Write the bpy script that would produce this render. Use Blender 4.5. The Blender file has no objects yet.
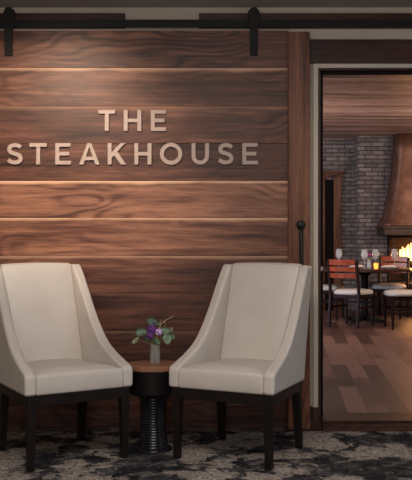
import bpy, bmesh, math, random
from mathutils import Vector, Matrix, noise as mnoise
random.seed(7)
SC = bpy.context.scene
COL = SC.collection
F = 900.0; CX = 206.0; HY = 235.0; CH = 1.2; PI = math.pi

def at(px, py, D):
    return Vector(((px - CX) * D / F, D, CH - (py - HY) * D / F))
def X(px, D): return (px - CX) * D / F
def Z(py, D): return CH - (py - HY) * D / F

# ------------------------------------------------------------------ nodes
class NT:
    def __init__(s, name):
        s.m = bpy.data.materials.new(name); s.m.use_nodes = True
        s.t = s.m.node_tree; s.n = s.t.nodes; s.l = s.t.links
        s.b = s.n['Principled BSDF']
    def new(s, typ, **kw):
        n = s.n.new(typ)
        for k, v in kw.items():
            if k in n.inputs: s.put(n.inputs[k], v)
            else: setattr(n, k, v)
        return n
    def put(s, sock, v):
        if isinstance(v, bpy.types.NodeSocket): s.l.new(v, sock)
        elif hasattr(sock.default_value, '__len__') and not hasattr(v, '__len__'): sock.default_value = [v] * len(sock.default_value)
        elif hasattr(v, '__len__') and len(v) == 3 and len(sock.default_value) == 4: sock.default_value = (*v, 1)
        else: sock.default_value = v
    def math(s, op, a, b=0.0, c=0.0, clamp=False):
        n = s.n.new('ShaderNodeMath'); n.operation = op; n.use_clamp = clamp
        s.put(n.inputs[0], a); s.put(n.inputs[1], b); s.put(n.inputs[2], c)
        return n.outputs[0]
    def vmath(s, op, a, b=(0, 0, 0)):
        n = s.n.new('ShaderNodeVectorMath'); n.operation = op
        s.put(n.inputs[0], a); s.put(n.inputs[1], b)
        return n.outputs[0]
    def noise(s, vec, scale, detail=3.0, rough=.55, dist=0.0):
        n = s.n.new('ShaderNodeTexNoise')
        s.put(n.inputs['Vector'], vec); n.inputs['Scale'].default_value = scale
        n.inputs['Detail'].default_value = detail; n.inputs['Roughness'].default_value = rough
        n.inputs['Distortion'].default_value = dist
        return n.outputs['Fac']
    def ramp(s, fac, stops, interp='LINEAR'):
        n = s.n.new('ShaderNodeValToRGB'); n.color_ramp.interpolation = interp
        e = n.color_ramp.elements
        while len(e) < len(stops): e.new(.5)
        for el, (p, c) in zip(e, stops):
            el.position = p
            el.color = (c, c, c, 1) if not hasattr(c, '__len__') else (*c, 1)
        s.put(n.inputs[0], fac)
        return n.outputs[0]
    def mix(s, fac, a, b, typ='MIX'):
        n = s.n.new('ShaderNodeMix'); n.data_type = 'RGBA'; n.blend_type = typ
        s.put(n.inputs[0], fac); s.put(n.inputs[6], a); s.put(n.inputs[7], b)
        return n.outputs[2]
    def obj(s):
        return s.n.new('ShaderNodeTexCoord').outputs['Object']
    def uv(s, name):
        n = s.n.new('ShaderNodeUVMap'); n.uv_map = name; return n.outputs[0]
    def bump(s, h, strength=.2, dist=.002):
        n = s.n.new('ShaderNodeBump'); n.inputs['Strength'].default_value = strength
        n.inputs['Distance'].default_value = dist
        s.put(n.inputs['Height'], h); s.l.new(n.outputs[0], s.b.inputs['Normal'])
    def fin(s, col=None, rough=.5, metal=0., spec=None, **kw):
        if col is not None: s.put(s.b.inputs['Base Color'], col)
        s.put(s.b.inputs['Roughness'], rough); s.put(s.b.inputs['Metallic'], metal)
        if spec is not None: s.put(s.b.inputs['Specular IOR Level'], spec)
        for k, v in kw.items(): s.put(s.b.inputs[k], v)
        return s.m

def plain(name, col, rough=.5, metal=0., var=.15, scale=30., bump=.05, spec=None, **kw):
    t = NT(name); o = t.obj()
    n = t.noise(o, scale, 4)
    c = t.ramp(n, [(.25, [x * (1 - var) for x in col]), (.75, [min(1, x * (1 + var)) for x in col])])
    if bump: t.bump(n, bump, .001)
    return t.fin(c, rough, metal, spec, **kw)

def walnut(name, dark, mid, light, sap_lit_edge, uvs=True, sap_lit_gain=1.0, rough=.42, axis='X'):
    """plank grain; reads UV maps 'grain' (metres along/across, shifted per plank) and 'plank' (random, position across)"""
    t = NT(name)
    g = t.uv('grain')
    big = t.noise(t.vmath('MULTIPLY', g, (.9, 3.2, 1)), 1.1, 3, .5, .4)          # broad heart / pale zones
    wood = t.noise(t.vmath('MULTIPLY', g, (.55, 11.0, 1)), 1.6, 6, .62, .25)       # long streaks
    fib = t.noise(t.vmath('MULTIPLY', g, (5, 75, 1)), 1.0, 4, .75)
    warp = t.noise(t.vmath('MULTIPLY', g, (1.15, 3.4, 1)), 1.0, 2, .45, .2)
    sep = t.new('ShaderNodeSeparateXYZ'); t.put(sep.inputs[0], g)
    ph = t.math('ADD', t.math('MULTIPLY', sep.outputs[1], 110.), t.math('MULTIPLY', warp, 75.))
    ring = t.math('POWER', t.math('MULTIPLY_ADD', t.math('SINE', ph), .5, .5), 2.0)
    fig = t.ramp(t.noise(t.vmath('MULTIPLY', g, (.8, 1.6, 1)), 1.3, 2), [(.45, .15), (.62, 1.)])   # figure shows only here and there
    ring = t.math('MULTIPLY', ring, fig)
    pl = t.new('ShaderNodeSeparateXYZ'); t.put(pl.inputs[0], t.uv('plank'))
    rnd, v = pl.outputs[0], pl.outputs[1]
    f = t.math('ADD', t.math('MULTIPLY', wood, .66), t.math('MULTIPLY', fib, .37))
    f = t.math('ADD', f, t.math('MULTIPLY_ADD', big, .70, -.33))
    f = t.math('ADD', f, t.math('MULTIPLY_ADD', t.noise(t.vmath('MULTIPLY', g, (3.2, 46, 1)), 1.0, 4, .7, .3), .30, -.15))
    f = t.math('SUBTRACT', f, t.math('MULTIPLY', ring, .19))
    f = t.math('ADD', f, t.math('MULTIPLY_ADD', rnd, .34, -.21))
    col = t.ramp(f, [(.27, dark), (.50, mid), (.76, light)])
    # pale upper edge of some boards: sapwood tone and ledge light painted in
    sp = t.new('ShaderNodeSeparateXYZ'); t.put(sp.inputs[0], t.uv('sap_lit_edge'))
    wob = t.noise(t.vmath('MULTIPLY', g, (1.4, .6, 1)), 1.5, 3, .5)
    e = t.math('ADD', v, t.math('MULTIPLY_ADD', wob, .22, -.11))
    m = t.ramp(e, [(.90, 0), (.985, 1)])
    m = t.math('MULTIPLY', m, t.math('MULTIPLY', sp.outputs[0], sap_lit_gain), clamp=True)
    col = t.mix(m, col, sap_lit_edge)
    t.bump(t.math('ADD', fib, ring), .12, .0012)
    return t.fin(col, t.math('MULTIPLY_ADD', fib, .2, rough - .1), 0, .22)

M = {}
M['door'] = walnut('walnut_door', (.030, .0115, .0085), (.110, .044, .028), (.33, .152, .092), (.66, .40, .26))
M['stile'] = walnut('walnut_stile', (.035, .013, .008), (.135, .050, .029), (.25, .11, .062), (.4, .25, .16), sap_lit_gain=0)
M['trimwood'] = walnut('dark_trim_wood', (.025, .011, .008), (.05, .021, .015), (.085, .038, .026), (.2, .1, .07), sap_lit_gain=0)
M['ceilwood'] = walnut('ceiling_board_wood', (.15, .082, .064), (.37, .22, .168), (.58, .38, .30), (.6, .36, .25), sap_lit_gain=.4, rough=.38)
M['chairwood'] = plain('dark_espresso_wood', (.010, .007, .0065), .45, var=.3, scale=20, spec=.18)
M['dinwood'] = plain('red_brown_chair_wood', (.36, .065, .026), .28, var=.4, scale=14)
M['dinlegs'] = plain('dark_dining_wood', (.022, .008, .007), .45, var=.3, scale=14, spec=.15)
M['steel'] = plain('black_steel', (.010, .0095, .009), .6, .0, var=.25, scale=60, bump=.1, spec=.2)
M['iron'] = plain('hammered_iron', (.02, .019, .019), .45, .7, var=.3, scale=160, bump=.5)
M['cream'] = plain('cream_paint', (.46, .40, .33), .6, var=.04, scale=4)
M['lobbywall'] = plain('taupe_wall_paint', (.42, .355, .29), .75, var=.05, scale=3)
M['ceil'] = plain('grey_ceiling_paint', (.36, .32, .285), .85, var=.06, scale=3)
M['blackjamb'] = plain('black_jamb_paint', (.006, .004, .004), .6, var=.2, spec=.08)
M['letter'] = plain('brushed_rose_metal', (.37, .275, .235), .5, .05, var=.07, scale=40)
M['letteredge'] = M['letter']
M['black'] = plain('black_lacquer', (.006, .005, .0055), .4, var=.2, spec=.2)
M['ribbed'] = plain('black_glazed_pedestal', (.008, .008, .011), .22, 0, var=.2, scale=30, spec=.4)
M['seatpad'] = plain('cream_vinyl_pad', (.62, .56, .51), .5, var=.05, scale=20)
M['napkin'] = plain('white_linen', (.75, .70, .66), .8, var=.05, scale=60)
M['leaf'] = plain('eucalyptus_leaf', (.30, .43, .30), .55, var=.25, scale=60)
M['leafpale'] = plain('pale_leaf', (.55, .56, .36), .55, var=.2, scale=60)
M['stem'] = plain('green_stem', (.12, .17, .07), .6, var=.2)
M['twig'] = plain('dry_twig', (.48, .36, .23), .7, var=.2)
M['purple'] = plain('deep_purple_petal', (.11, .026, .17), .6, var=.35, scale=90)
M['lilac'] = plain('lilac_petal', (.52, .33, .60), .6, var=.2, scale=90)
M['magenta'] = plain('magenta_petal', (.50, .04, .24), .6, var=.25, scale=90)
M['amber'] = NT('amber_glass').fin((.9, .35, .05), .1, **{'Transmission Weight': .7, 'Emission Color': (1, .4, .08), 'Emission Strength': .8})
M['wax'] = plain('candle_flame', (1, .6, .2), .5, bump=0, **{'Emission Color': (1, .55, .18), 'Emission Strength': 8.})
M['glass'] = NT('clear_glass').fin((.92, .95, .97), .08, 0, 1., **{'Alpha': .22})  # white base at low alpha paints in the bright highlights of the glass
M['thinglass'] = NT('thin_clear_glass').fin((.85, .87, .86), .04, 0, .5, **{'Alpha': .07})
M['log'] = plain('charred_log', (.05, .03, .02), .9, var=.5, scale=20, bump=.5)

def leather():
    t = NT('cream_leather'); o = t.obj()
    n = t.noise(o, 420, 3); big = t.noise(o, 5, 3)
    c = t.ramp(big, [(.3, (.485, .442, .405)), (.7, (.54, .495, .455))])
    t.bump(n, .10, .0008)
    return t.fin(c, .44, 0, .45)
M['leather'] = leather()

def brick(name, c1, c2, mort, w=.19, h=.063, axes='XZ'):
    t = NT(name); o = t.obj()
    sp = t.new('ShaderNodeSeparateXYZ'); t.put(sp.inputs[0], o)
    cb = t.new('ShaderNodeCombineXYZ')
    t.put(cb.inputs[0], t.math('ADD', sp.outputs[0], sp.outputs[1])); t.put(cb.inputs[1], sp.outputs[2])
    b = t.n.new('ShaderNodeTexBrick')
    t.put(b.inputs['Vector'], cb.outputs[0])
    for k, v in (('Color1', c1), ('Color2', c2), ('Mortar', mort), ('Scale', 1.0), ('Mortar Size', .0075), ('Mortar Smooth', .3), ('Bias', -.1), ('Brick Width', w), ('Row Height', h)):
        t.put(b.inputs[k], v)
    n = t.noise(o, 9, 5); n2 = t.noise(o, 60, 3)
    c = t.mix(.65, b.outputs['Color'], t.ramp(n, [(.3, .55), (.7, 1.35)]), 'MULTIPLY')
    c = t.mix(.4, c, t.ramp(n2, [(.3, .7), (.7, 1.2)]), 'MULTIPLY')
    t.bump(t.math('SUBTRACT', t.math('MULTIPLY', n2, .3), b.outputs['Fac']), .7, .008)
    return t.fin(c, .85)
M['brick'] = brick('grey_brown_brick', (.165, .125, .11), (.30, .235, .215), (.06, .05, .048))
M['firebrick'] = brick('soot_firebrick', (.06, .032, .022), (.085, .047, .03), (.03, .02, .016))

def carpet():
    t = NT('damask_carpet'); o = t.obj()
    wv = t.n.new('ShaderNodeTexNoise'); t.put(wv.inputs['Vector'], o); wv.inputs['Scale'].default_value = 11; wv.inputs['Detail'].default_value = 4
    p = t.vmath('ADD', o, t.vmath('MULTIPLY', t.vmath('SUBTRACT', wv.outputs['Color'], (.5, .5, .5)), (.15, .15, 0)))
    vo = t.n.new('ShaderNodeTexVoronoi'); vo.feature = 'SMOOTH_F1'; t.put(vo.inputs['Vector'], p); vo.inputs['Scale'].default_value = 4.6
    vo.inputs['Smoothness'].default_value = .35
    n = t.noise(p, 6.5, 5, .68, .5)
    blob = t.math('SUBTRACT', t.math('ADD', n, .29), t.math('MULTIPLY', vo.outputs['Distance'], .62))
    mask = t.ramp(blob, [(.468, 0), (.510, 1)])
    ve = t.n.new('ShaderNodeTexVoronoi'); ve.feature = 'DISTANCE_TO_EDGE'; t.put(ve.inputs['Vector'], p); ve.inputs['Scale'].default_value = 17.
    vein = t.ramp(ve.outputs['Distance'], [(.02, 0), (.10, 1)])
    mask = t.math('MULTIPLY', mask, t.math('MULTIPLY_ADD', vein, .3, .7))
    petal = t.math('PINGPONG', t.math('ADD', blob, .012), .055)                      # petal outlines inside the motifs
    mask = t.math('MULTIPLY', mask, t.ramp(petal, [(.006, .25), (.016, 1)]))
    bits = t.noise(p, 21, 4, .7, .6)                                                   # small broken flecks in both colours
    mask = t.math('MULTIPLY', mask, t.ramp(bits, [(.36, .15), (.44, 1)]))
    mask = t.math('MAXIMUM', mask, t.ramp(bits, [(.60, 0), (.68, .75)]))
    spk = t.noise(o, 260, 2, .7); spk2 = t.noise(o, 55, 3, .7)
    light = t.ramp(spk2, [(.3, (.24, .205, .18)), (.7, (.50, .43, .375))])
    dark = t.ramp(t.noise(p, 9, 4, .7), [(.42, (.011, .011, .014)), (.53, (.040, .039, .044)), (.66, (.15, .135, .128))])
    c = t.mix(mask, dark, light)
    c = t.mix(.8, c, t.ramp(spk, [(.3, .45), (.7, 1.5)]), 'MULTIPLY')
    t.bump(spk, .8, .006)
    return t.fin(c, .95, 0, .1)
M['carpet'] = carpet()

def plankfloor():
    t = NT('dining_plank_floor'); o = t.obj()
    mp = t.n.new('ShaderNodeMapping'); t.put(mp.inputs['Vector'], o); mp.inputs['Rotation'].default_value = (0, 0, math.radians(90 + 5))
    b = t.n.new('ShaderNodeTexBrick'); t.put(b.inputs['Vector'], mp.outputs[0])
    b.offset = .37; b.offset_frequency = 2
    for k, v in (('Color1', (0, 0, 0)), ('Color2', (1, 1, 1)), ('Mortar', (.0, .0, .0)), ('Scale', 1.), ('Mortar Size', .002), ('Bias', 0.), ('Brick Width', 1.15), ('Row Height', .135)):
        t.put(b.inputs[k], v)
    g = t.vmath('MULTIPLY', mp.outputs[0], (1.2, 14, 1))
    n = t.noise(g, 1.5, 5, .6, .4)
    f = t.math('ADD', t.math('MULTIPLY', b.outputs['Color'], .72), t.math('MULTIPLY', n, .40))
    c = t.ramp(f, [(.15, (.042, .019, .015)), (.5, (.092, .046, .037)), (.95, (.22, .122, .095))])
    c = t.mix(b.outputs['Fac'], c, (.04, .02, .015))
    t.bump(t.math('SUBTRACT', t.math('MULTIPLY', n, .4), b.outputs['Fac']), .25, .002)
    return t.fin(c, t.math('MULTIPLY_ADD', n, .25, .30), 0, .3)
M['plankfloor'] = plankfloor()

def copper():
    t = NT('patinated_copper'); o = t.obj()
    n = t.noise(o, 3.2, 5, .6, .5); n2 = t.noise(o, 22, 4, .6)
    c = t.ramp(t.math('ADD', t.math('MULTIPLY', n, .75), t.math('MULTIPLY', n2, .25)), [(.3, (.12, .052, .033)), (.5, (.26, .125, .08)), (.7, (.44, .235, .155))])
    t.bump(n2, .2, .004)
    return t.fin(c, .5, .65)
M['copper'] = copper()
M['copperdark'] = plain('dark_copper_band', (.07, .04, .03), .45, .5, var=.3, scale=10)

def tabletop_mat():
    t = NT('tabletop_wood'); o = t.obj()
    n = t.noise(t.vmath('MULTIPLY', o, (4, 50, 50)), 1.2, 5, .6, .5)
    c = t.ramp(n, [(.3, (.13, .055, .03)), (.7, (.34, .16, .09))])
    t.bump(n, .1, .001)
    return t.fin(c, .4)
M['sidetop'] = tabletop_mat()
M['dintop'] = plain('dark_table_wood', (.055, .024, .017), .25, var=.3, scale=12)

def flame():
    t = NT('flame'); o = t.obj()
    sp = t.new('ShaderNodeSeparateXYZ'); t.put(sp.inputs[0], o)
    c = t.ramp(t.math('MULTIPLY', sp.outputs[2], 2.2), [(.0, (1, .62, .22)), (.9, (1, .30, .06))])
    return t.fin((.8, .3, .05), .6, **{'Emission Color': c, 'Emission Strength': 4.5})
M['flame'] = flame()

# ------------------------------------------------------------------ mesh helpers
def link(o): COL.objects.link(o); return o

def obj(name, bm, mat, parent=None, bevel=0, seg=2, smooth=False, sub=0, angle=35):
    me = bpy.data.meshes.new(name)
    bmesh.ops.recalc_face_normals(bm, faces=bm.faces)
    bm.to_mesh(me); bm.free()
    for p in me.polygons: p.use_smooth = bool(smooth or bevel or sub)
    me.materials.append(mat)
    o = link(bpy.data.objects.new(name, me))
    if parent: o.parent = parent
    if bevel:
        b = o.modifiers.new('bevel', 'BEVEL'); b.width = bevel; b.segments = seg; b.limit_method = 'ANGLE'; b.angle_limit = math.radians(angle)
        w = o.modifiers.new('wn', 'WEIGHTED_NORMAL'); w.keep_sharp = False
    if sub:
        s = o.modifiers.new('sub', 'SUBSURF'); s.levels = s.render_levels = sub
    return o

def thing(name, label, cat, loc=(0, 0, 0), rotz=0, group=None):
    o = link(bpy.data.objects.new(name, None)); o.empty_display_size = .1
    o.location = loc; o.rotation_euler = (0, 0, rotz)
    return tag(o, label, cat, group)
def tag(o, label, cat, group=None):
    o['label'] = label; o['category'] = cat
    if group: o['group'] = group
    return o
def struct(name, bm, mat, **kw):
    o = obj(name, bm, mat, **kw); o['kind'] = 'structure'; return o
def dup(root, label, loc, rotz):
    r = link(root.copy()); r.location = loc; r.rotation_euler = (0, 0, rotz); r['label'] = label
    for ch in list(root.children):
        c = link(ch.copy()); c.parent = r
        for g in list(ch.children):
            d = link(g.copy()); d.parent = c
    return r

def box(bm, x0, x1, y0, y1, z0, z1):
    vs = [bm.verts.new((x, y, z)) for x in (x0, x1) for y in (y0, y1) for z in (z0, z1)]
    q = lambda *i: bm.faces.new([vs[k] for k in i])
    fs = [q(0, 1, 3, 2), q(4, 6, 7, 5), q(0, 4, 5, 1), q(2, 3, 7, 6), q(0, 2, 6, 4), q(1, 5, 7, 3)]
    return vs, fs
def boxbm(*a):
    bm = bmesh.new(); box(bm, *a); return bm
def hexa(bm, bottom, top):
    """box from two quads of points"""
    b = [bm.verts.new(p) for p in bottom]; t = [bm.verts.new(p) for p in top]
    n = len(b)
    bm.faces.new(b[::-1]); bm.faces.new(t)
    for i in range(n): bm.faces.new([b[i], b[(i + 1) % n], t[(i + 1) % n], t[i]])
def prism(bm, pts, y0, y1):
    """(x, z) outline extruded along y"""
    hexa(bm, [(x, y0, z) for x, z in pts], [(x, y1, z) for x, z in pts])
def lathe(bm, prof, n=32, c=(0, 0), closed=False, ribs=0):
    rings = []
    for r, z in prof:
        if r < 1e-5: rings.append([bm.verts.new((c[0], c[1], z))])
        else: rings.append([bm.verts.new((c[0] + r * math.cos(2 * PI * k / n), c[1] + r * math.sin(2 * PI * k / n), z)) for k in range(n)])
    prs = list(zip(rings, rings[1:])) + ([(rings[-1], rings[0])] if closed else [])
    for a, b in prs:
        for k in range(n):
            k2 = (k + 1) % n
            if len(a) == 1 and len(b) == 1: continue
            if len(a) == 1: bm.faces.new([a[0], b[k], b[k2]])
            elif len(b) == 1: bm.faces.new([a[k], a[k2], b[0]])
            else: bm.faces.new([a[k], a[k2], b[k2], b[k]])
    if not closed:
        for r in (rings[0], rings[-1]):
            if len(r) > 1: bm.faces.new(r)
def tube(bm, pts, rad, n=8, caps=True):
    pts = [Vector(p) for p in pts]
    if not hasattr(rad, '__len__'): rad = [rad] * len(pts)
    rings = []; up = Vector((0, 0, 1))
    for i, p in enumerate(pts):
        d = (pts[min(i + 1, len(pts) - 1)] - pts[max(i - 1, 0)]).normalized()
        u = d.cross(up if abs(d.z) < .95 else Vector((1, 0, 0))).normalized(); w = d.cross(u)
        rings.append([bm.verts.new(p + rad[i] * (u * math.cos(2 * PI * k / n) + w * math.sin(2 * PI * k / n))) for k in range(n)])
    for a, b in zip(rings, rings[1:]):
        for k in range(n): bm.faces.new([a[k], a[(k + 1) % n], b[(k + 1) % n], b[k]])
    if caps: bm.faces.new(rings[0][::-1]); bm.faces.new(rings[-1])
def catmull(pts, n=8):
    pts = [Vector(p) for p in pts]; out = []
    P = [pts[0] * 2 - pts[1]] + pts + [pts[-1] * 2 - pts[-2]]
    for i in range(1, len(P) - 2):
        a, b, c, d = P[i - 1:i + 3]
        for k in range(n):
            t = k / n
            out.append(.5 * ((2 * b) + (c - a) * t + (2 * a - 5 * b + 4 * c - d) * t * t + (3 * b - a - 3 * c + d) * t ** 3))
    out.append(pts[-1]); return out

def board(bm, x0, x1, y0, y1, z0, z1, along='x', sap_lit_edge=0., rnd=None, bev=.002):
    """one plank with its own grain offset written to UV maps"""
    gu = bm.loops.layers.uv.get('grain') or bm.loops.layers.uv.new('grain')
    pu = bm.loops.layers.uv.get('plank') or bm.loops.layers.uv.new('plank')
    su = bm.loops.layers.uv.get('sap_lit_edge') or bm.loops.layers.uv.new('sap_lit_edge')
    if rnd is None: rnd = random.random()
    off = Vector((random.uniform(0, 90), random.uniform(0, 90)))
    vs, fs = box(bm, x0, x1, y0, y1, z0, z1)
    if bev:
        es = list({e for f in fs for e in f.edges})
        r = bmesh.ops.bevel(bm, geom=es, offset=bev, segments=1, affect='EDGES')
        fs = list({f for f in r['faces']} | {f for f in fs if f.is_valid})
        fs = list({f for v in {v for f in fs for v in f.verts} for f in v.link_faces})
    for f in fs:
        for l in f.loops:
            x, y, z = l.vert.co
            if along == 'x': u, v, vv = x, z + (y - y0), (z - z0) / (z1 - z0)
            elif along == 'z': u, v, vv = z, x + (y - y0), (x - x0) / (x1 - x0)
            elif along == 'xy': u, v, vv = x, y + (z - z0), (y - y0) / (y1 - y0)
            else: u, v, vv = y, x + (z - z0), (x - x0) / (x1 - x0)
            l[gu].uv = (u + off.x, v + off.y); l[pu].uv = (rnd, vv); l[su].uv = (sap_lit_edge, 0)

# ------------------------------------------------------------------ lobby shell
WD = 5.58        # wall face behind the door
DP = 5.515       # face of the door boards
LX, RX = -2.2, 3.2
LC = Z(7.5, WD)  # lobby ceiling height
OX0, OX1 = X(322.8, 5.62), 2.85      # clear opening into the dining room
OZ1 = Z(68.5, WD)
struct('floor', boxbm(LX - .1, RX + .1, -1.6, 5.5, -.1, 0), M['carpet'])
struct('ceiling', boxbm(LX - .1, RX + .1, -1.6, WD + .16, LC, LC + .1), M['ceil'])
bm = bmesh.new()
box(bm, LX - .1, X(317.8, WD), WD, WD + .16, 0, LC)
box(bm, X(317.8, WD), OX1 + .08, WD, WD + .16, Z(66, WD), LC)
box(bm, OX1 + .08, RX + .1, WD, WD + .16, 0, LC)
struct('wall_front', bm, M['lobbywall'])
struct('wall_left', boxbm(LX - .1, LX, -1.6, WD, 0, LC), M['lobbywall'])
struct('wall_right', boxbm(RX, RX + .1, -1.6, WD, 0, LC), M['lobbywall'])
struct('wall_back', boxbm(LX, RX, -1.7, -1.6, 0, LC), M['lobbywall'])

# doorway trim: dark header board, cream casing, brown plinth, black jamb, threshold
bm = bmesh.new(); board(bm, X(309, WD), RX, WD - .022, WD, Z(64, WD), Z(40, WD), rnd=.35)
struct('trim_1', bm, M['trimwood'])
bm = bmesh.new()
box(bm, X(312.8, WD), X(317.9, WD), WD - .016, WD, Z(407, WD), Z(64, WD))
box(bm, X(318, WD), OX1 + .12, WD - .016, WD, Z(68.3, WD), Z(64, WD))
struct('trim_2', bm, M['cream'], bevel=.003)
bm = bmesh.new(); board(bm, X(312.2, WD), X(318.6, WD), WD - .022, WD, 0, Z(407, WD), along='z', rnd=.5)
struct('trim_3', bm, M['trimwood'])
bm = bmesh.new()
board(bm, X(318, WD), X(320.6, WD), WD - .004, WD + .16, 0, OZ1, along='z', rnd=.4)
board(bm, X(318, WD), OX1 + .08, WD - .004, WD + .16, OZ1 - .012, OZ1 + .015, rnd=.3)
board(bm, OX1, OX1 + .08, WD, WD + .16, 0, OZ1, along='z', rnd=.4)
struct('trim_4', bm, M['trimwood'])
bm = bmesh.new()
box(bm, X(320.6, WD), OX0, WD + .03, WD + .07, .04, OZ1 - .012)
box(bm, X(320.6, WD), OX1, WD + .03, WD + .07, OZ1 - .03, OZ1 - .012)
tj = struct('trim_5', bm, M['blackjamb'])
bm = bmesh.new(); lathe(bm, [(0, 0), (.016, 0), (.016, .006), (.010, .012), (0, .014)], 16)
bmesh.ops.rotate(bm, verts=bm.verts, cent=(0, 0, 0), matrix=Matrix.Rotation(PI / 2, 3, 'X'))
bmesh.ops.translate(bm, verts=bm.verts, vec=(X(321.3, WD), WD + .03, Z(269, WD)))
obj('latch_knob', bm, M['letter'], tj, smooth=True)
bm = bmesh.new()
board(bm, X(322.5, 5.5), OX1 + .1, 5.495, 5.58, 0, .056, rnd=.9)
board(bm, X(322.0, 5.5), OX1 + .1, 5.485, 5.74, .056, .068, rnd=.3)
struct('trim_6', bm, M['trimwood'])
bm = bmesh.new(); board(bm, LX, X(312, WD), WD - .016, WD, 0, .14, rnd=.2)
struct('baseboard_front', bm, M['trimwood'])

# ------------------------------------------------------------------ sliding door
DX0, DX1 = -1.55, X(310, 5.495)
dz1 = Z(30.5, DP); dz0 = .022
door = thing('barn_door', 'wide sliding barn door of horizontal walnut boards carrying the restaurant name', 'door', ((DX0 + DX1) / 2, DP, dz0))
ORG = door.location.copy()
def shift(bm): bmesh.ops.translate(bm, verts=bm.verts, vec=-ORG); return bm
rows_y = [30.5, 68, 106, 143.3, 181, 218, 256, 293.5, 331, 368.5, 406, 440]
sap_lit_edges = [0, .8, .15, 0, 1.1, .9, .45, .05, .1, 0, 0]  # per row; the strong ones paint the light caught on board ledges
rnds = [.55, .62, .42, .36, .98, .78, .34, .30, .3, .28, .25]
bm = bmesh.new()
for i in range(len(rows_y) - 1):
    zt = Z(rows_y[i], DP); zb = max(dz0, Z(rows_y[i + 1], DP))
    board(bm, DX0 + .02, X(288.4, DP), DP, DP + .034, zb, zt, sap_lit_edge=sap_lit_edges[i], rnd=rnds[i], bev=.0025)
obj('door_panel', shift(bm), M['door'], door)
for x0, x1 in ((X(288, 5.495), DX1), (DX0, DX0 + .135)):
    bm = bmesh.new(); board(bm, x0, x1, 5.492, DP + .034, dz0 - .008, Z(31.5, 5.495), along='z', rnd=.6, bev=.004)
    obj('door_stile', shift(bm), M['stile'], door)
# pull handle with rosettes
hx = X(301, 5.48)
hz = Z(225, 5.48)
bm = bmesh.new(); tube(bm, [(hx, 5.474, hz - .008), (hx, 5.462, hz - .05), (hx, 5.458, hz - .2), (hx, 5.462, hz - .36), (hx, 5.468, hz - .42)], [.010, .011, .012, .011, .010], 10)
hd = obj('door_handle', shift(bm), M['iron'], door, smooth=True); hd['label'] = 'long black iron pull handle'
for q in (0, -.415):
    bm = bmesh.new()
    for k, (r, d) in enumerate(((.029, 0), (.024, -.010), (.012, -.018))):
        pass
    lathe(bm, [(0, 0), (.030, 0), (.030, .006), (.024, .011), (.016, .014), (.015, .026), (0, .03)], 8)
    bmesh.ops.rotate(bm, verts=bm.verts, cent=(0, 0, 0), matrix=Matrix.Rotation(PI / 2, 3, 'X'))
    bmesh.ops.translate(bm, verts=bm.verts, vec=(hx, 5.492, hz + q))
    obj('rosette', shift(bm), M['iron'], hd)
# strap hangers that hook the door over the rail
for px in (8.3, 254):
    x = X(px, 5.5)
    bm = bmesh.new()
    w = .0245
    zt, zs, zb = Z(7, 5.5), Z(27, 5.5), Z(55.5, 5.5)
    prism(bm, [(x - w, zb), (x + w, zb), (x + w, zs), (x + w * 1.35, zs + .02), (x + w * 1.5, zt - .05), (x + w * .95, zt - .012), (x + w * .55, zt), (x - w * .55, zt), (x - w * .95, zt - .012), (x - w * 1.5, zt - .05), (x - w * 1.35, zs + .02), (x - w, zs)], 5.502, 5.5155)
    h = obj('hanger', shift(bm), M['steel'], door, bevel=.002)
    bm = bmesh.new()
    lathe(bm, [(0, 0), (.036, 0), (.036, .012), (0, .012)], 24)
    bmesh.ops.rotate(bm, verts=bm.verts, cent=(0, 0, 0), matrix=Matrix.Rotation(PI / 2, 3, 'X'))
    bmesh.ops.translate(bm, verts=bm.verts, vec=(x, 5.534, Z(19.3, 5.525) + .036))
    obj('roller', shift(bm), M['steel'], h, smooth=False)
    for zz in (zb + .03, zb + .10, zt - .055):
        bm = bmesh.new(); lathe(bm, [(0, 0), (.009, 0), (.008, .005), (0, .006)], 6)
        bmesh.ops.rotate(bm, verts=bm.verts, cent=(0, 0, 0), matrix=Matrix.Rotation(PI / 2, 3, 'X'))
        bmesh.ops.translate(bm, verts=bm.verts, vec=(x, 5.502, zz))
        obj('bolt', shift(bm), M['steel'], h)
# rail and its backing boards
bm = bmesh.new(); box(bm, -2.0, 3.1, 5.522, 5.534, Z(27, 5.525), Z(19.6, 5.525))
for k in range(9):
    xx = -1.8 + k * .6
    if X(125, 5.54) - .03 < xx < X(199, 5.54) + .03: continue
    lathe(bm, [(.011, 0), (.011, .03)], 10, (0, 0))
    vs = bm.verts[:][-20:]
    bmesh.ops.rotate(bm, verts=vs, cent=(0, 0, 0), matrix=Matrix.Rotation(-PI / 2, 3, 'X'))
    bmesh.ops.translate(bm, verts=vs, vec=(xx, 5.53, Z(23.3, 5.525)))
tag(obj('door_track', bm, M['steel']), 'long flat black steel rail above the barn door', 'door track')
for a, b in ((LX, X(125, 5.545)), (X(199, 5.545), RX)):
    bm = bmesh.new(); board(bm, a, b, 5.545, WD, Z(27.6, 5.545), Z(13, 5.545), rnd=.45)
    struct('trim_7' if a == LX else 'trim_8', bm, M['trimwood'])

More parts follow.
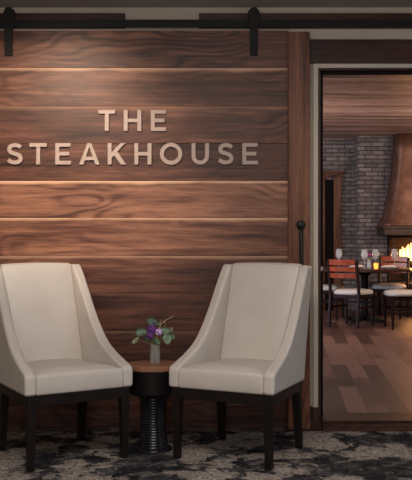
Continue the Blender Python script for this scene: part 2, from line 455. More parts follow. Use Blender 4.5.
# ------------------------------------------------------------------ lettering
sign = thing('lettering_sign', 'raised rose beige letters reading THE STEAKHOUSE on the barn door', 'sign', (X(132.5, DP), DP, Z(165, DP)))
SO = sign.location.copy()
PXM = DP / F
def letter(ch, x0, x1, ytop, ybot):
    W, H = x1 - x0, ybot - ytop; s = 3.9; B = []
    bar = lambda a, b, c, d: B.append([(a, b), (c, b), (c, d), (a, d)])
    strokes = []
    if ch == 'T': bar(0, H - s * .92, W, H); bar(W / 2 - s / 2, 0, W / 2 + s / 2, H - s * .9)
    elif ch == 'H': bar(0, 0, s, H); bar(W - s, 0, W, H); bar(s * .9, H / 2 - s * .45, W - s * .9, H / 2 + s * .45)
    elif ch == 'E':
        bar(0, 0, s, H)
        for z, w in ((0, W), (H / 2 - s * .45, W * .9), (H - s * .92, W * .98)): bar(s * .9, z, w, z + s * .92)
    elif ch == 'A':
        c = W / 2
        B.append([(0, 0), (s * 1.08, 0), (c + s * .3, H), (c - s * .5, H)])
        B.append([(W - s * 1.08, 0), (W, 0), (c + s * .5, H), (c - s * .3, H)])
        bar(W * .22, H * .2, W * .78, H * .2 + s * .88)
    elif ch == 'K':
        bar(0, 0, s, H)
        B.append([(s * .8, H * .28), (s * .8, H * .28 + s * 1.35), (W - s * 1.35, H), (W - s * .1, H)])
        B.append([(W - s * 1.25, 0), (W, 0), (s + W * .32, H * .62), (s + W * .12, H * .45)])
    elif ch == 'O':
        n = 40; c = []
        for k in range(n + 1):
            a = 2 * PI * k / n; c.append(((W - s) / 2 * math.cos(a) + W / 2, (H + .6 - s) / 2 * math.sin(a) + H / 2))
        strokes.append(c)
    elif ch == 'U':
        r = (W - s) / 2; c = [(s / 2, H), (s / 2, H * .6)]
        for k in range(17):
            a = PI + PI * k / 16; c.append((W / 2 + r * math.cos(a), r + s / 2 - .2 + r * math.sin(a)))
        c += [(W - s / 2, H * .6), (W - s / 2, H)]; strokes.append(c)
    elif ch == 'S':
        u = [(.88, .80), (.72, .885), (.50, .91), (.25, .85), (.165, .71), (.25, .585), (.5, .51), (.76, .43), (.865, .285), (.77, .145), (.5, .09), (.27, .125), (.09, .215)]
        strokes.append([(p.x * W, p.y * H) for p in catmull([(a, b, 0) for a, b in u], 5)])
    bm = bmesh.new(); T = .018
    q = lambda p: (X(x0, DP) + p[0] * PXM, Z(ybot, DP) + p[1] * PXM)
    for i, poly in enumerate(B): prism(bm, [q(p) for p in poly], DP - T + .0004 * i, DP + .0003 - .0001 * i)
    for c in strokes:
        L, R = [], []
        closed = (Vector(c[0]) - Vector(c[-1])).length < .01
        for i, p in enumerate(c):
            a = c[i - 1] if i else (c[-2] if closed else c[0]); b = c[i + 1] if i + 1 < len(c) else (c[1] if closed else c[-1])
            d = (Vector(b) - Vector(a)).normalized(); nn = Vector((-d.y, d.x)) * s / 2
            L.append(q(Vector(p) + nn)); R.append(q(Vector(p) - nn))
        rings = [[bm.verts.new((P[0], y, P[1])) for P, y in ((l, DP - T), (r, DP - T), (r, DP + .0005), (l, DP + .0005))] for l, r in zip(L, R)]
        if closed: rings[-1] = rings[0]
        for A, Bq in zip(rings, rings[1:]):
            for k in range(4): bm.faces.new([A[k], A[(k + 1) % 4], Bq[(k + 1) % 4], Bq[k]])
        if not closed: bm.faces.new(rings[0]); bm.faces.new(rings[-1])
    bmesh.ops.translate(bm, verts=bm.verts, vec=-SO)
    obj('letter', bm, M['letter'], sign)
for ch, a, b in (('T', 98.7, 115.5), ('H', 124, 141.5), ('E', 151, 166.3)): letter(ch, a, b, 110.4, 131.2)
for ch, a, b in (('S', 7.2, 23.4), ('T', 30.2, 47.2), ('E', 55.8, 71.3), ('A', 79.6, 99.8), ('K', 108, 126), ('H', 134.6, 151.6), ('O', 160, 182.3), ('U', 191.6, 209), ('S', 217.6, 233.6), ('E', 242.2, 257.8)):
    letter(ch, a, b, 143.4, 164.6)

# ------------------------------------------------------------------ upholstered chairs
def arm_outline():
    top = catmull([(-.285, .478, 0), (-.270, .503, 0), (-.21, .526, 0), (-.12, .560, 0), (-.035, .615, 0), (.035, .695, 0), (.098, .79, 0), (.155, .89, 0), (.205, .975, 0), (.240, 1.028, 0), (.258, 1.043, 0)], 4)
    pts = [(p.x + max(0, p.x + .12) * .19, p.y - .006 - .020 * max(0, p.y - .55)) for p in top]
    pts += [(.388, 1.024), (.404, 1.011), (.350, .80), (.300, .60), (.272, .48), (.252, .383), (-.285, .383)]
    return pts
def lean(x, y):   # the body narrows a little towards the back
    return x * (1 - .108 * (y + .285) / .55)
def make_armchair(label, loc, rz):
    t = thing('upholstered_armchair', label, 'armchair', loc, rz, 'cream armchairs in front of the barn door')
    # seat
    bm = bmesh.new()
    nx, ny = 14, 14
    def st(u, v):
        x = -.247 + .494 * u; y = -.283 + .50 * v
        crown = (1 - (2 * u - 1) ** 4) * (1 - max(0, 1 - v * 5) ** 2.5)
        return x, y, .488 + .028 * crown - .018 * v
    top = [[bm.verts.new((lean(*st(i / nx, j / ny)[:2]), st(i / nx, j / ny)[1], st(i / nx, j / ny)[2])) for i in range(nx + 1)] for j in range(ny + 1)]
    for j in range(ny):
        for i in range(nx): bm.faces.new([top[j][i], top[j][i + 1], top[j + 1][i + 1], top[j + 1][i]])
    rim = [top[0][i] for i in range(nx + 1)] + [top[j][nx] for j in range(1, ny + 1)] + [top[ny][i] for i in range(nx - 1, -1, -1)] + [top[j][0] for j in range(ny - 1, 0, -1)]
    prev = rim
    for z in (.46, .42, .384):
        cur = [bm.verts.new((v.co.x, v.co.y - (.006 if v in top[0] and z > .4 else 0), z)) for v in rim]
        for k in range(len(rim)):
            k2 = (k + 1) % len(rim); bm.faces.new([prev[k], prev[k2], cur[k2], cur[k]])
        prev = cur
    bm.faces.new(prev)
    obj('seat', bm, M['leather'], t, bevel=.016, seg=3, angle=40)
    # backrest cushion between the wings
    bm = bmesh.new()
    n = 12; prof = []
    F_, B_ = [], []
    for k in range(n + 1):
        s = k / n; z = .47 + .545 * s
        F_.append((.178 + .154 * s, z)); B_.append((.275 + .120 * s ** 1.1, z))
    ring = F_ + [(.342, 1.031), (.368, 1.034), (.394, 1.024)] + B_[::-1]
    m = 10; cols = []
    for i in range(m + 1):
        u = i / m; xx = -.243 + .486 * u
        bul = .020 * (1 - (2 * u - 1) ** 4)
        col = []
        for q, (y, z) in enumerate(ring):
            yy = y - bul if q <= n else y
            zz = z + (.006 * (1 - (2 * u - 1) ** 2) if q >= n else 0)
            col.append(bm.verts.new((lean(xx, y), yy, zz)))
        cols.append(col)
    for a, b in zip(cols, cols[1:]):
        for q in range(len(ring)): bm.faces.new([a[q], a[(q + 1) % len(ring)], b[(q + 1) % len(ring)], b[q]])
    bm.faces.new(cols[0]); bm.faces.new(cols[-1])
    obj('backrest', bm, M['leather'], t, bevel=.008, seg=2, angle=50)
    # sloping arms / wings with an inner welt
    pts = arm_outline()
    for s in (-1, 1):
        bm = bmesh.new()
        a = [bm.verts.new((lean(s * .243, y), y, z)) for y, z in pts]
        b = [bm.verts.new((lean(s * .307, y) , y, z)) for y, z in pts]
        bm.faces.new(a); bm.faces.new(b[::-1])
        for i in range(len(pts)): bm.faces.new([a[i], a[(i + 1) % len(pts)], b[(i + 1) % len(pts)], b[i]])
        ar = obj('armrest', bm, M['leather'], t, bevel=.017, seg=4, angle=50)
        for off in (.243,):
            bm = bmesh.new()
            tube(bm, [(lean(s * (off + .0165), y), y + (-.0005 if i > 1 else -.001), z + .0005) for i, (y, z) in enumerate(pts[3:-8])], .0032, 6)
            obj('piping', bm, M['leather'], ar, smooth=True)
    # espresso frame
    bm = bmesh.new()
    H = lambda y: lean(.288, y)
    for (x0, x1, y0, y1) in ((-1, 1, -.276, -.246), (-1, 1, .21, .240)):
        hexa(bm, [(-H(y0), y0, .328), (H(y0), y0, .328), (H(y1), y1, .328), (-H(y1), y1, .328)], [(-H(y0), y0, .385), (H(y0), y0, .385), (H(y1), y1, .385), (-H(y1), y1, .385)])
    for s in (-1, 1):
        y0, y1 = -.27, .235
        hexa(bm, [(s * H(y0), y0, .328), (s * (H(y0) - .03), y0, .328), (s * (H(y1) - .03), y1, .328), (s * H(y1), y1, .328)], [(s * H(y0), y0, .385), (s * (H(y0) - .03), y0, .385), (s * (H(y1) - .03), y1, .385), (s * H(y1), y1, .385)])
    obj('seat_frame', bm, M['chairwood'], t, bevel=.002)
    for sx in (-1, 1):
        for fr in (1, 0):
            bm = bmesh.new()
            yc = -.253 if fr else .214
            xc = sx * (H(yc) - .024)
            dy = 0 if fr else .040
            dx = 0 if fr else sx * .0
            a, b = .0245, .0175
            hexa(bm, [(xc + dx + sx * .004 - b, yc + dy - b, 0), (xc + dx + sx * .004 + b, yc + dy - b, 0), (xc + dx + sx * .004 + b, yc + dy + b, 0), (xc + dx + sx * .004 - b, yc + dy + b, 0)],
                 [(xc - a, yc - a, .384), (xc + a, yc - a, .384), (xc + a, yc + a, .384), (xc - a, yc + a, .384)])
            obj('leg', bm, M['chairwood'], t, bevel=.003)
    return t
c1 = make_armchair('cream leather slope-arm chair to the right of the side table', (.197, 4.945, 0), math.radians(-26.5))
dup(c1, 'cream leather slope-arm chair to the left of the side table', (-.800, 4.925, 0), math.radians(32))

# ------------------------------------------------------------------ side table, vase, flowers
TX, TY = X(153.5, 5.04), 5.04
st = thing('side_table', 'small round side table with wooden top and black ribbed pedestal between the armchairs', 'side table', (TX, TY, 0))
bm = bmesh.new(); lathe(bm, [(0, .452), (.148, .452), (.151, .455), (.151, .477), (.148, .480), (0, .480)], 56)
obj('tabletop', bm, M['sidetop'], st, smooth=False)
bm = bmesh.new(); lathe(bm, [(0, .318), (.136, .318), (.142, .325), (.142, .445), (.145, .4525), (0, .4525)], 56)
obj('apron', bm, M['black'], st, bevel=.002)
bm = bmesh.new(); prof = [(0, 0.012)]
zz = .012
while zz < .30:
    r = .082 - .010 * math.sin(PI * (zz - .012) / .29)
    prof += [(r - .0025, zz), (r, zz + .005), (r, zz + .009), (r - .0025, zz + .014)]; zz += .015
prof += [(.080, .318), (0, .318)]
lathe(bm, prof, 48); obj('pedestal', bm, M['ribbed'], st, smooth=True)
bm = bmesh.new(); lathe(bm, [(0, 0), (.105, 0), (.108, .006), (.10, .014), (.07, .02), (0, .02)], 48)
obj('base', bm, M['ribbed'], st, smooth=True)
bm = bmesh.new(); lathe(bm, [(.07, .300), (.094, .302), (.097, .309), (.094, .316), (.07, .319)], 48)
obj('collar', bm, M['steel'], st, smooth=True)

VX, VY = X(155, 5.02), 5.02
bm = bmesh.new()
lathe(bm, [(0, .481), (.026, .481), (.030, .486), (.031, .52), (.028, .55), (.026, .575), (.031, .592), (.0295, .592), (.0245, .575), (.0262, .55), (.0292, .52), (.028, .49), (.024, .486), (0, .486)], 28)
bmesh.ops.translate(bm, verts=bm.verts, vec=(0, 0, -.481))
v = obj('glass_vase', bm, M['thinglass'], smooth=True); v.location = (VX, VY, .4805)
tag(v, 'small clear glass vase on the side table', 'vase')

bq = thing('flower_bouquet', 'posy of purple and lilac blooms with eucalyptus leaves in the glass vase', 'flowers', (VX, VY, .487))
def loc(px, py, dy=0.0):
    p = at(px, py, VY + dy); return Vector((p.x - VX, dy, p.z - .487))
def leafbm(c, L, W, ang, tilt):
    bm = bmesh.new(); n = 10; rows = []
    for i in range(n + 1):
        u = i / n; w = W / 2 * math.sin(PI * u ** .85) ** .7 if 0 < u < 1 else 0.0004
        rows.append([bm.verts.new((-L / 2 + L * u, -w, .002)), bm.verts.new((-L / 2 + L * u, 0, -.003 - .004 * math.sin(PI * u))), bm.verts.new((-L / 2 + L * u, w, .002))])
    for a, b in zip(rows, rows[1:]):
        for k in range(2): bm.faces.new([a[k], a[k + 1], b[k + 1], b[k]])
    r = bmesh.ops.solidify(bm, geom=bm.faces[:], thickness=.0012)
    # stand the blade up facing the viewer, then turn it
    mt = Matrix.Translation(c) @ Matrix.Rotation(ang, 4, 'Y') @ Matrix.Rotation(PI / 2 + tilt, 4, 'X')
    bmesh.ops.transform(bm, matrix=mt, verts=bm.verts)
    return bm
leaves = [(152.5, 321.5, .056, .038, .25, .3, -.01, 'leaf'), (141.5, 332, .054, .034, -.15, -.2, -.02, 'leaf'), (135.7, 340, .045, .018, -.75, .2, -.02, 'leafpale'),
          (167.3, 339, .050, .034, 1.4, .3, -.02, 'leaf'), (165.5, 330.5, .050, .030, .1, -.3, -.01, 'leaf'), (172.5, 336, .036, .022, .9, .2, .01, 'leaf'),
          (170.5, 329.5, .030, .020, -.6, .2, .02, 'leafpale'), (148, 337, .040, .024, -1.0, .4, .02, 'leaf'), (157, 341, .036, .024, .7, .5, -.025, 'leaf'), (159.5, 323, .026, .012, -1.0, .2, .0, 'leafpale')]
for px, py, L, W, a, tl, dy, mt in leaves:
    c = loc(px, py, dy)
    lf = obj('leaf', leafbm(c, L * 1.25, W * 1.45, a, tl * .8), M[mt], bq, smooth=True)
    if mt == 'leafpale': lf['label'] = 'pale yellow green leaf'
    bm = bmesh.new(); b0 = Vector((random.uniform(-.012, .012), random.uniform(-.012, .012), .005))
    tube(bm, catmull([b0, Vector((c.x * .15, c.y * .3, .10)), Vector((c.x * .7, c.y, .11 + (c.z - .11) * .7)), c], 5), .0013, 5)
    obj('stem', bm, M['stem'], bq, smooth=True)
def bloom(c, R, mat, npet, lab):
    bm = bmesh.new()
    bmesh.ops.create_uvsphere(bm, u_segments=10, v_segments=6, radius=R * .42, matrix=Matrix.Translation(c))
    for k in range(npet):
        th = k * 2.399; ph = math.acos(1 - 1.7 * (k + .5) / npet)
        d = Vector((math.sin(ph) * math.cos(th), -math.cos(ph) * .8 - .1, math.sin(ph) * math.sin(th))).normalized()
        m = Matrix.Translation(c + d * R * .55) @ d.to_track_quat('Z', 'X').to_matrix().to_4x4() @ Matrix.Rotation(k * 1.3, 4, 'Z') @ Matrix.Rotation(.5, 4, 'X') @ Matrix.Diagonal((1, .75, .28, 1))
        bmesh.ops.create_uvsphere(bm, u_segments=8, v_segments=5, radius=R * .5, matrix=m)
    o = obj('bloom', bm, M[mat], bq, smooth=True); o['label'] = lab
    bm = bmesh.new(); tube(bm, catmull([(0.003, .004, .006), (c.x * .15, 0, .10), c], 5), .0018, 5); obj('stem', bm, M['stem'], bq, smooth=True)
bloom(loc(151.5, 329.5, -.015), .034, 'purple', 18, 'deep purple bloom'); bloom(loc(150, 335.5, -.03), .027, 'purple', 14, 'deep purple bloom')
bloom(loc(158.7, 331.8, -.035), .025, 'lilac', 14, 'lilac bloom'); bloom(loc(154.5, 323.5, .0), .014, 'purple', 9, 'small purple bloom')
bm = bmesh.new()
tube(bm, catmull([(.004, 0, .006), (.004, 0, .11), loc(160, 327), loc(163, 322), loc(168, 319), loc(173.5, 316)], 5), [.0022] * 20 + [.0016] * 6, 6)
tube(bm, [loc(161, 325), loc(160, 321.5), loc(162, 319.5)], [.0022, .002, .0025], 6); tube(bm, [loc(164, 321.5), loc(165.5, 324), loc(164, 326)], [.002, .002, .0025], 6)
tw = obj('twig', bm, M['twig'], bq, smooth=True); tw['label'] = 'dry pale twig'

# ------------------------------------------------------------------ dining room shell
FZ = .05
DX_0, DX_1, DY0 = -2.4, 6.2, WD + .16
RD, CD = 13.75, 13.4        # recessed wall, chimney breast
DC = CH + 99 * CD / F       # ceiling height
struct('floor_dining', boxbm(DX_0, DX_1, WD - .02, 14.2, -.1, FZ), M['plankfloor'])
bm = bmesh.new(); y = DY0
while y < 14.2:
    board(bm, DX_0, DX_1, y, y + .148, DC, DC + .03, along='xy', sap_lit_edge=random.choice((0, .3, .8)), bev=.002); y += .15
struct('ceiling_dining', bm, M['ceilwood'])
bxc = X(358, CD)
struct('wall_recess', boxbm(DX_0, bxc + .1, RD, RD + .15, FZ, DC), M['brick'])
bm = bmesh.new()
fx0, fx1, fz0, fz1 = 2.74, 4.20, .50, 1.22
box(bm, bxc, fx0, CD, 14.1, FZ, DC); box(bm, fx0, fx1, CD, 14.1, fz1, DC); box(bm, fx0, fx1, CD, 14.1, FZ, fz0); box(bm, fx1, DX_1, CD, 14.1, FZ, DC)
struct('wall_chimney', bm, M['brick'])
struct('wall_firebox', boxbm(fx0, fx1, 13.95, 14.1, fz0, fz1), M['firebrick'])
struct('wall_dining_left', boxbm(DX_0 - .1, DX_0, DY0, RD, FZ, DC), M['lobbywall'])
struct('wall_dining_right', boxbm(DX_1, DX_1 + .1, DY0, CD, FZ, DC), M['lobbywall'])
# dark doorway in the recess wall
dl, dr = X(317.5, RD), X(341.5, RD)
dt = Z(171, RD)
d1 = struct('door_1', boxbm(dl + .1, dr - .12, RD - .02, RD + .01, FZ, dt - .13), M['blackjamb'])
bm = bmesh.new()
board(bm, dr - .125, dr - .01, RD - .05, RD, FZ, dt - .1, along='z', rnd=.6)
board(bm, dl - .01 , dl + .11, RD - .05, RD, FZ, dt - .1, along='z', rnd=.6)
board(bm, dl - .05, dr + .01, RD - .06, RD, dt - .11, dt, rnd=.6)
o = obj('door_frame', bm, M['stile'], d1)
# copper hood
hood = thing('fireplace_hood', 'flared copper hood over the fireplace in the far room', 'fireplace hood', (3.54, CD, 1.2))
HX = 3.54
def hoodring(z, hw, fd, n=7):
    return (z, hw, fd)
prof = [(DC - .001, .760, .40), (2.45, .765, .405), (2.2, .785, .42), (2.0, .81, .44), (1.8, .85, .47), (1.62, .885, .50), (1.48, .925, .53), (1.36, .975, .57), (1.32, .99, .58)]
bm = bmesh.new(); rings = []
for z, hw, fd in prof:
    r = .10
    pts = [(-hw, 0), (-hw, -fd + r)] + [(-hw + r - r * math.cos(a), -fd + r - r * math.sin(a)) for a in (PI / 8, PI / 4, 3 * PI / 8)] + [(-hw + r, -fd), (-hw / 3, -fd), (hw / 3, -fd), (hw - r, -fd)] + [(hw - r + r * math.sin(a), -fd + r - r * math.cos(a)) for a in (PI / 8, PI / 4, 3 * PI / 8)] + [(hw, -fd + r), (hw, 0)]
    rings.append([bm.verts.new((x, y, z - 1.2)) for x, y in pts])
for a, b in zip(rings, rings[1:]):
    for k in range(len(a)): bm.faces.new([a[k], a[(k + 1) % len(a)], b[(k + 1) % len(a)], b[k]])
bm.faces.new(rings[0]); bm.faces.new(rings[-1])
obj('hood', bm, M['copper'], hood, smooth=True)
bm = bmesh.new(); box(bm, -1.0, 1.0, -.60, 0, 0.0, .085); box(bm, -1.02, 1.02, -.62, 0, .085, .125)
b_ = obj('band', bm, M['copperdark'], hood, bevel=.006); b_['label'] = 'dark banded rim of the hood'
# hearth
bm = bmesh.new(); box(bm, 2.45, 4.6, 13.08, CD - .003, FZ, .45); box(bm, 2.42, 4.63, 13.05, CD - .003, .45, .50)
tag(obj('hearth', bm, M['firebrick'], bevel=.005), 'raised brick hearth below the copper hood', 'hearth')
# grate, logs, fire
gr = thing('fire_grate', 'black iron fire grate holding burning logs', 'fire grate', (3.42, 13.66, fz0))
for s in (-1, 1):
    bm = bmesh.new(); box(bm, -.45, .45, s * .13 - .01, s * .13 + .01, .06, .08); obj('rail', bm, M['iron'], gr)
for k in range(7):
    bm = bmesh.new(); tube(bm, [(-.42 + .14 * k, -.17, .13), (-.42 + .14 * k, -.16, .085), (-.42 + .14 * k, .16, .085)], .009, 6); obj('bar', bm, M['iron'], gr)
for sx in (-1, 1):
    for sy in (-1, 1): obj('leg', boxbm(sx * .4 - .01, sx * .4 + .01, sy * .13 - .01, sy * .13 + .01, 0, .06), M['iron'], gr)
for k, (dx, dy, z, a, nm) in enumerate(((-.02, -.07, .148, .02, 'front'), (.03, .075, .148, -.02, 'rear'), (0, .0, .252, .03, 'top'))):
    bm = bmesh.new(); pts = [(-.38 + .095 * i, random.uniform(-.008, .008), random.uniform(-.006, .006)) for i in range(9)]
    tube(bm, pts, [.052 + random.uniform(-.006, .006) for _ in pts], 10)
    o = obj('firewood_log', bm, M['log'], smooth=True); o.location = (3.42 + dx, 13.66 + dy, fz0 + z); o.rotation_euler = (0, 0, a)
    tag(o, {'front': 'charred log at the front of the fire grate', 'rear': 'charred log at the rear of the fire grate', 'top': 'charred log lying across the top of the fire'}[nm], 'log', 'logs in the fire')
bm = bmesh.new()
for k in range(11):
    x = -.28 + .06 * k + random.uniform(-.02, .02); h = .20 + .12 * math.sin(PI * k / 10) * random.uniform(.7, 1.1)
    ph = random.uniform(0, 6)
    pts = [(x + .03 * math.sin(ph + 5 * u) * u, random.uniform(-.02, .02), h * u) for u in [i / 8 for i in range(9)]]
    tube(bm, pts, [.028 + .028 * math.sin(PI * min(1, u * 1.25)) if u < .8 else .028 * (1 - u) / .2 + .002 for u in [i / 8 for i in range(9)]], 8)
fo = obj('fire_flames', bm, M['flame'], smooth=True); fo.location = (3.28, 13.64, fz0 + .322)
tag(fo, 'orange flames burning under the copper hood', 'fire')

fs = thing('fire_screen', 'black iron fire screen of thin upright bars in front of the flames', 'fire screen', (3.47, 13.36, fz0))
bm = bmesh.new(); box(bm, -.76, .76, -.012, .012, .66, .69); box(bm, -.76, .76, -.012, .012, 0, .03); box(bm, -.78, -.75, -.015, .015, 0, .69); box(bm, .75, .78, -.015, .015, 0, .69)
obj('frame', bm, M['iron'], fs)
for k in range(23):
    bm = bmesh.new(); tube(bm, [(-.69 + .0627 * k, 0, .03), (-.69 + .0627 * k, 0, .66)], .006, 6); obj('bar', bm, M['iron'], fs)

# ------------------------------------------------------------------ dining table
DTX, DTY = 2.12, 12.02
dt_ = thing('dining_table', 'dark round dining table on a pedestal seen through the doorway', 'table', (DTX, DTY, FZ))
bm = bmesh.new(); lathe(bm, [(0, .672), (.60, .672), (.61, .68), (.61, .705), (.60, .713), (0, .713)], 48); obj('tabletop', bm, M['dintop'], dt_, smooth=False)
bm = bmesh.new(); lathe(bm, [(0, .03), (.055, .03), (.05, .2), (.05, .6), (.1, .65), (.16, .672), (0, .672)], 24); obj('pedestal', bm, M['steel'], dt_, smooth=True)
bm = bmesh.new()
for k in range(4):
    a = PI / 4 + k * PI / 2; c, s = math.cos(a), math.sin(a)
    tube(bm, [(0, 0, .045), (.30 * c, .30 * s, .022)], [.032, .02], 8)
    lathe(bm, [(0, 0), (.022, 0), (.022, .02), (0, .02)], 12, (.30 * c, .30 * s))
obj('base', bm, M['steel'], dt_, smooth=True)

def make_dining(label, x, y, face):
    """face = angle of the sitter's gaze, 0 = away from the viewer, clockwise"""
    t = thing('dining_chair', label, 'dining chair', (x, y, FZ), -math.radians(face), 'ladder-back chairs around the dining table')
    w, d = .205, .20
    bm = bmesh.new(); n = 28; top = []; bot = []
    for k in range(n):
        a = 2 * PI * k / n; c, s = math.cos(a), math.sin(a)
        e = .55; px = (w + .012) * abs(c) ** e * (1 if c > 0 else -1); py = (d + .01) * abs(s) ** e * (1 if s > 0 else -1)
        px *= 1 + .06 * py / d
        bot.append((px, py))
    rr = [(1.0, .405), (1.02, .425), (1.0, .447), (.9, .462), (.6, .470), (.25, .473)]
    rings = [[bm.verts.new((q[0] * k, q[1] * k, z)) for q in bot] for k, z in rr]
    for a, b in zip(rings, rings[1:]):
        for k in range(n): bm.faces.new([a[k], a[(k + 1) % n], b[(k + 1) % n], b[k]])
    bm.faces.new(rings[0]); bm.faces.new(rings[-1])
    o = obj('seat_pad', bm, M['seatpad'], t, smooth=True); o['label'] = 'cream upholstered seat pad'
    bm = bmesh.new(); box(bm, -w, w, -d + .005, d - .005, .36, .408); obj('seat_frame', bm, M['dinlegs'], t, bevel=.003)
    for sx in (-1, 1):
        bm = bmesh.new()   # rear post: leg below, back upright above
        pr = [(-d - .045, 0), (-d - .005, .38), (-d - .01, .48), (-d - .07, .835)]
        hw = .016; rings = []
        for y_, z_ in pr: rings.append([bm.verts.new((sx * (w - .005) + a, y_ + b, z_)) for a, b in ((-hw, -.018), (hw, -.018), (hw, .018), (-hw, .018))])
        for a, b in zip(rings, rings[1:]):
            for k in range(4): bm.faces.new([a[k], a[(k + 1) % 4], b[(k + 1) % 4], b[k]])
        bm.faces.new(rings[0]); bm.faces.new(rings[-1])
        obj('back_post', bm, M['dinlegs'], t, bevel=.004)
        bm = bmesh.new(); hexa(bm, [(sx * (w - .02) - .013, d - .04, 0), (sx * (w - .02) + .013, d - .04, 0), (sx * (w - .02) + .013, d - .014, 0), (sx * (w - .02) - .013, d - .014, 0)],
                               [(sx * (w - .02) - .018, d - .05, .37), (sx * (w - .02) + .018, d - .05, .37), (sx * (w - .02) + .018, d - .012, .37), (sx * (w - .02) - .018, d - .012, .37)])
        obj('leg', bm, M['dinlegs'], t, bevel=.003)
        bm = bmesh.new(); box(bm, sx * (w - .012) - .008, sx * (w - .012) + .008, -d - .015, d - .02, .235, .26); obj('stretcher', bm, M['dinlegs'], t)
    bm = bmesh.new(); box(bm, -w + .02, w - .02, d - .042, d - .022, .285, .31); obj('stretcher', bm, M['dinlegs'], t)
    for z0, z1 in ((.775, .845), (.695, .755), (.615, .672)):
        bm = bmesh.new(); n = 8; rings = []
        for i in range(n + 1):
            u = -1 + 2 * i / n; x_ = u * (w - .018); cv = .022 * (1 - u * u)
            yb = lambda z: -d - .01 - .06 * (z - .48) / .355 - cv
            rings.append([bm.verts.new(p) for p in ((x_, yb(z0) - .009, z0), (x_, yb(z0) + .009, z0), (x_, yb(z1) + .009, z1), (x_, yb(z1) - .009, z1))])
        for a, b in zip(rings, rings[1:]):
            for k in range(4): bm.faces.new([a[k], a[(k + 1) % 4], b[(k + 1) % 4], b[k]])
        bm.faces.new(rings[0]); bm.faces.new(rings[-1])
        o = obj('back_slat', bm, M['dinwood'], t, bevel=.003); o['label'] = 'glossy red-brown back slat'
    return t
dc = make_dining('red-brown ladder-back dining chair with its back to the viewer, beside the doorway jamb', 1.85, 11.36, 38)
dup(dc, 'dining chair at the right edge of the doorway, its cream seat and legs showing', (2.43, 11.12, FZ), -math.radians(-93))
dup(dc, 'ladder-back dining chair on the far side of the table in front of the fire', (2.56, 12.54, FZ), -math.radians(205))
dup(dc, 'dining chair at the far left of the dining table, mostly hidden by the red-brown chair', (1.66, 12.30, FZ), -math.radians(112))

# table ware
TZ = FZ + .7135
def glassbm():
    bm = bmesh.new()
    lathe(bm, [(0, 0), (.034, 0), (.034, .002), (.006, .006), (.004, .02), (.004, .09), (.010, .098), (.030, .118), (.041, .145), (.042, .165), (.033, .225), (.0315, .225), (.040, .165), (.039, .146), (.028, .120), (.006, .102), (0, .1015)], 22)
    return bm
wg = obj('wine_glass', glassbm(), M['glass'], smooth=True)
gl = [(339, 12.20, 'wine glass standing alone at the left above the red-brown chair back'), (364.5, 11.85, 'wine glass left of the magenta flower on the dining table'),
      (375.5, 11.98, 'wine glass behind the amber candle holder on the dining table'), (394.5, 12.15, 'wine glass at the right of the dining table in front of the fire')]
for i, (px, D, lab) in enumerate(gl):
    o = wg if i == 0 else link(wg.copy())
    o.location = (X(px, D), D, TZ); o.scale = (1.12, 1.12, 1.1); tag(o, lab, 'wine glass', 'wine glasses on the dining table')
bm = bmesh.new(); lathe(bm, [(0, 0), (.026, 0), (.031, .07), (.0295, .07), (.025, .006), (0, .006)], 20)
o = obj('candle_holder', bm, M['amber'], smooth=True); o.location = (X(376, 11.72), 11.72, TZ); tag(o, 'glowing amber glass candle holder on the dining table', 'candle')
bm = bmesh.new(); lathe(bm, [(0, .006), (.012, .008), (.013, .02), (.004, .035), (0, .042)], 10); obj('flame', bm, M['wax'], o, smooth=True)
bm = bmesh.new(); lathe(bm, [(0, 0), (.028, 0), (.033, .03), (.020, .085), (.025, .11), (.0235, .11), (.0185, .085), (.031, .03), (.026, .004), (0, .004)], 20)
o = obj('bud_vase', bm, M['glass'], smooth=True); BV = (X(369, 11.9), 11.9); o.location = (*BV, TZ); tag(o, 'small glass bud vase holding a magenta flower', 'vase')
fl = thing('table_flower', 'magenta flower in the bud vase on the dining table', 'flowers', (*BV, TZ + .005))
bm = bmesh.new(); tube(bm, [(0, 0, 0), (.002, 0, .08), (.004, -.005, .15)], .002, 6); obj('stem', bm, M['stem'], fl, smooth=True)
bm = bmesh.new()
for k in range(12):
    th = k * 2.399; d = Vector((math.cos(th) * .7, math.sin(th) * .7, .3 + .5 * (k / 12))).normalized()
    bmesh.ops.create_uvsphere(bm, u_segments=8, v_segments=5, radius=.02, matrix=Matrix.Translation(Vector((.004, -.005, .165)) + d * .02) @ d.to_track_quat('Z', 'X').to_matrix().to_4x4() @ Matrix.Diagonal((1, .7, .35, 1)))
obj('bloom', bm, M['magenta'], fl, smooth=True)
def plate(px, D, lab, nlab):
    bm = bmesh.new(); lathe(bm, [(0, 0), (.075, 0), (.08, .004), (.115, .016), (.115, .019), (.078, .008), (0, .006)], 36)
    o = obj('plate', bm, M['napkin'], smooth=True); o.location = (X(px, D), D, TZ); tag(o, lab, 'plate', 'plates on the dining table')
    bm = bmesh.new()
    for i, (a, h) in enumerate(((.06, .0), (.052, .010), (.04, .02))):
        hexa(bm, [(-a * 1.5, -a, h), (a * 1.5, -a, h), (a * 1.5, a, h), (-a * 1.5, a, h)], [(-a * 1.45, -a * .9, h + .011), (a * 1.45, -a * .9, h + .013), (a * 1.4, a * .9, h + .012), (-a * 1.4, a * .9, h + .010)])
    n = obj('folded_napkin', bm, M['napkin'], bevel=.004); n.location = (X(px, D), D, TZ + .0078); n.rotation_euler = (0, 0, .3); tag(n, nlab, 'napkin', 'napkins on the dining table')
plate(389, 11.84, 'white plate at the right of the dining table', 'folded white napkin on the plate at the right of the table')
plate(357, 11.98, 'white plate at the left of the dining table', 'folded white napkin just right of the red-brown chair back')

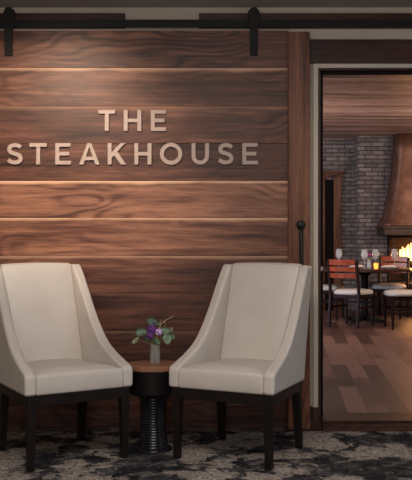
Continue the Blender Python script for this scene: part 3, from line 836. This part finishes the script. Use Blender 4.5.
# ------------------------------------------------------------------ lights
def aim(o, target): o.rotation_euler = (Vector(target) - o.location).to_track_quat('-Z', 'Y').to_euler()
def spot(name, loc, tgt, e, col, ang, blend=.8, r=.06):
    l = bpy.data.lights.new(name, 'SPOT'); l.energy = e; l.color = col; l.spot_size = math.radians(ang); l.spot_blend = blend; l.shadow_soft_size = r
    o = link(bpy.data.objects.new(name, l)); o.location = loc; aim(o, tgt); return o
def area(name, loc, tgt, e, col, sx, sy):
    l = bpy.data.lights.new(name, 'AREA'); l.energy = e; l.color = col; l.shape = 'RECTANGLE'; l.size = sx; l.size_y = sy
    o = link(bpy.data.objects.new(name, l)); o.location = loc; aim(o, tgt); return o
WARM = (1, .80, .62)
spot('downlight_door', (-1.0, 3.9, LC - .03), (-.88, 5.5, 1.62), 230, WARM, 62, 1.0, .08)
spot('downlight_right', (.9, 4.0, LC - .03), (.7, 5.5, .9), 14, WARM, 80, 1.0, .08)
area('overhead_fill', (-.1, 2.9, LC - .02), (-.1, 3.3, 0), 90, (1, .91, .83), 1.8, 1.2)  # unseen soft area added under the ceiling as ambient fill
area('fill_back', (-.3, -1.5, 1.6), (-.2, 5.5, 1.6), 50, (1, .96, .93), 2.6, 1.5)  # unseen area light behind the camera, added as frontal fill
area('window_right', (RX - .05, 3.6, 1.4), (-.2, 4.9, .6), 22, (.72, .84, 1), 1.4, 1.4)
# dining room: daylight from a window on its left, added fill points, a ceiling lamp, fire
area('dining_window', (DX_0 + .1, 10.2, 1.6), (3.0, 13.0, 1.5), 150, (.66, .78, 1), 1.6, 1.8)
def fill_point(name, loc, e):
    l = bpy.data.lights.new(name, 'POINT'); l.energy = e; l.color = (1, .84, .70); l.shadow_soft_size = .15
    o = link(bpy.data.objects.new(name, l)); o.location = loc
fill_point('dining_fill_a', (3.6, 10.2, 1.95), 75); fill_point('dining_fill_b', (.4, 10.4, 1.95), 50); fill_point('dining_fill_c', (4.6, 12.0, 1.95), 8)  # unseen point lights added to brighten the dining ceiling
spot('floor_downlight', (1.6, 8.6, DC - .02), (1.5, 8.7, 0), 70, (1, .86, .76), 120, .9)
l = bpy.data.lights.new('firelight', 'AREA'); l.energy = 14; l.color = (1, .45, .16); l.size = .7
o = link(bpy.data.objects.new('firelight', l)); o.location = (3.42, 13.42, .85); aim(o, (3.2, 11.5, .3))
l = bpy.data.lights.new('fireglow', 'POINT'); l.energy = 9; l.color = (1, .45, .16); l.shadow_soft_size = .1
o = link(bpy.data.objects.new('fireglow', l)); o.location = (3.3, 13.5, .95)
w = bpy.data.worlds.new('World'); SC.world = w; w.use_nodes = True
w.node_tree.nodes['Background'].inputs[0].default_value = (.5, .5, .55, 1); w.node_tree.nodes['Background'].inputs[1].default_value = .02

# ------------------------------------------------------------------ camera
cam = bpy.data.cameras.new('Camera'); co = link(bpy.data.objects.new('Camera', cam))
cam.sensor_fit = 'VERTICAL'; cam.sensor_height = 24; cam.lens = F / 480 * 24
cam.shift_y = -(240 - HY) / 480
co.location = (0, 0, CH); co.rotation_euler = (PI / 2, 0, 0)
cam.clip_start = .05; SC.camera = co
SC.view_settings.view_transform = 'Standard'; SC.view_settings.look = 'None'; SC.view_settings.gamma = 1; SC.view_settings.use_curve_mapping = False
SC.view_settings.exposure = 0.1
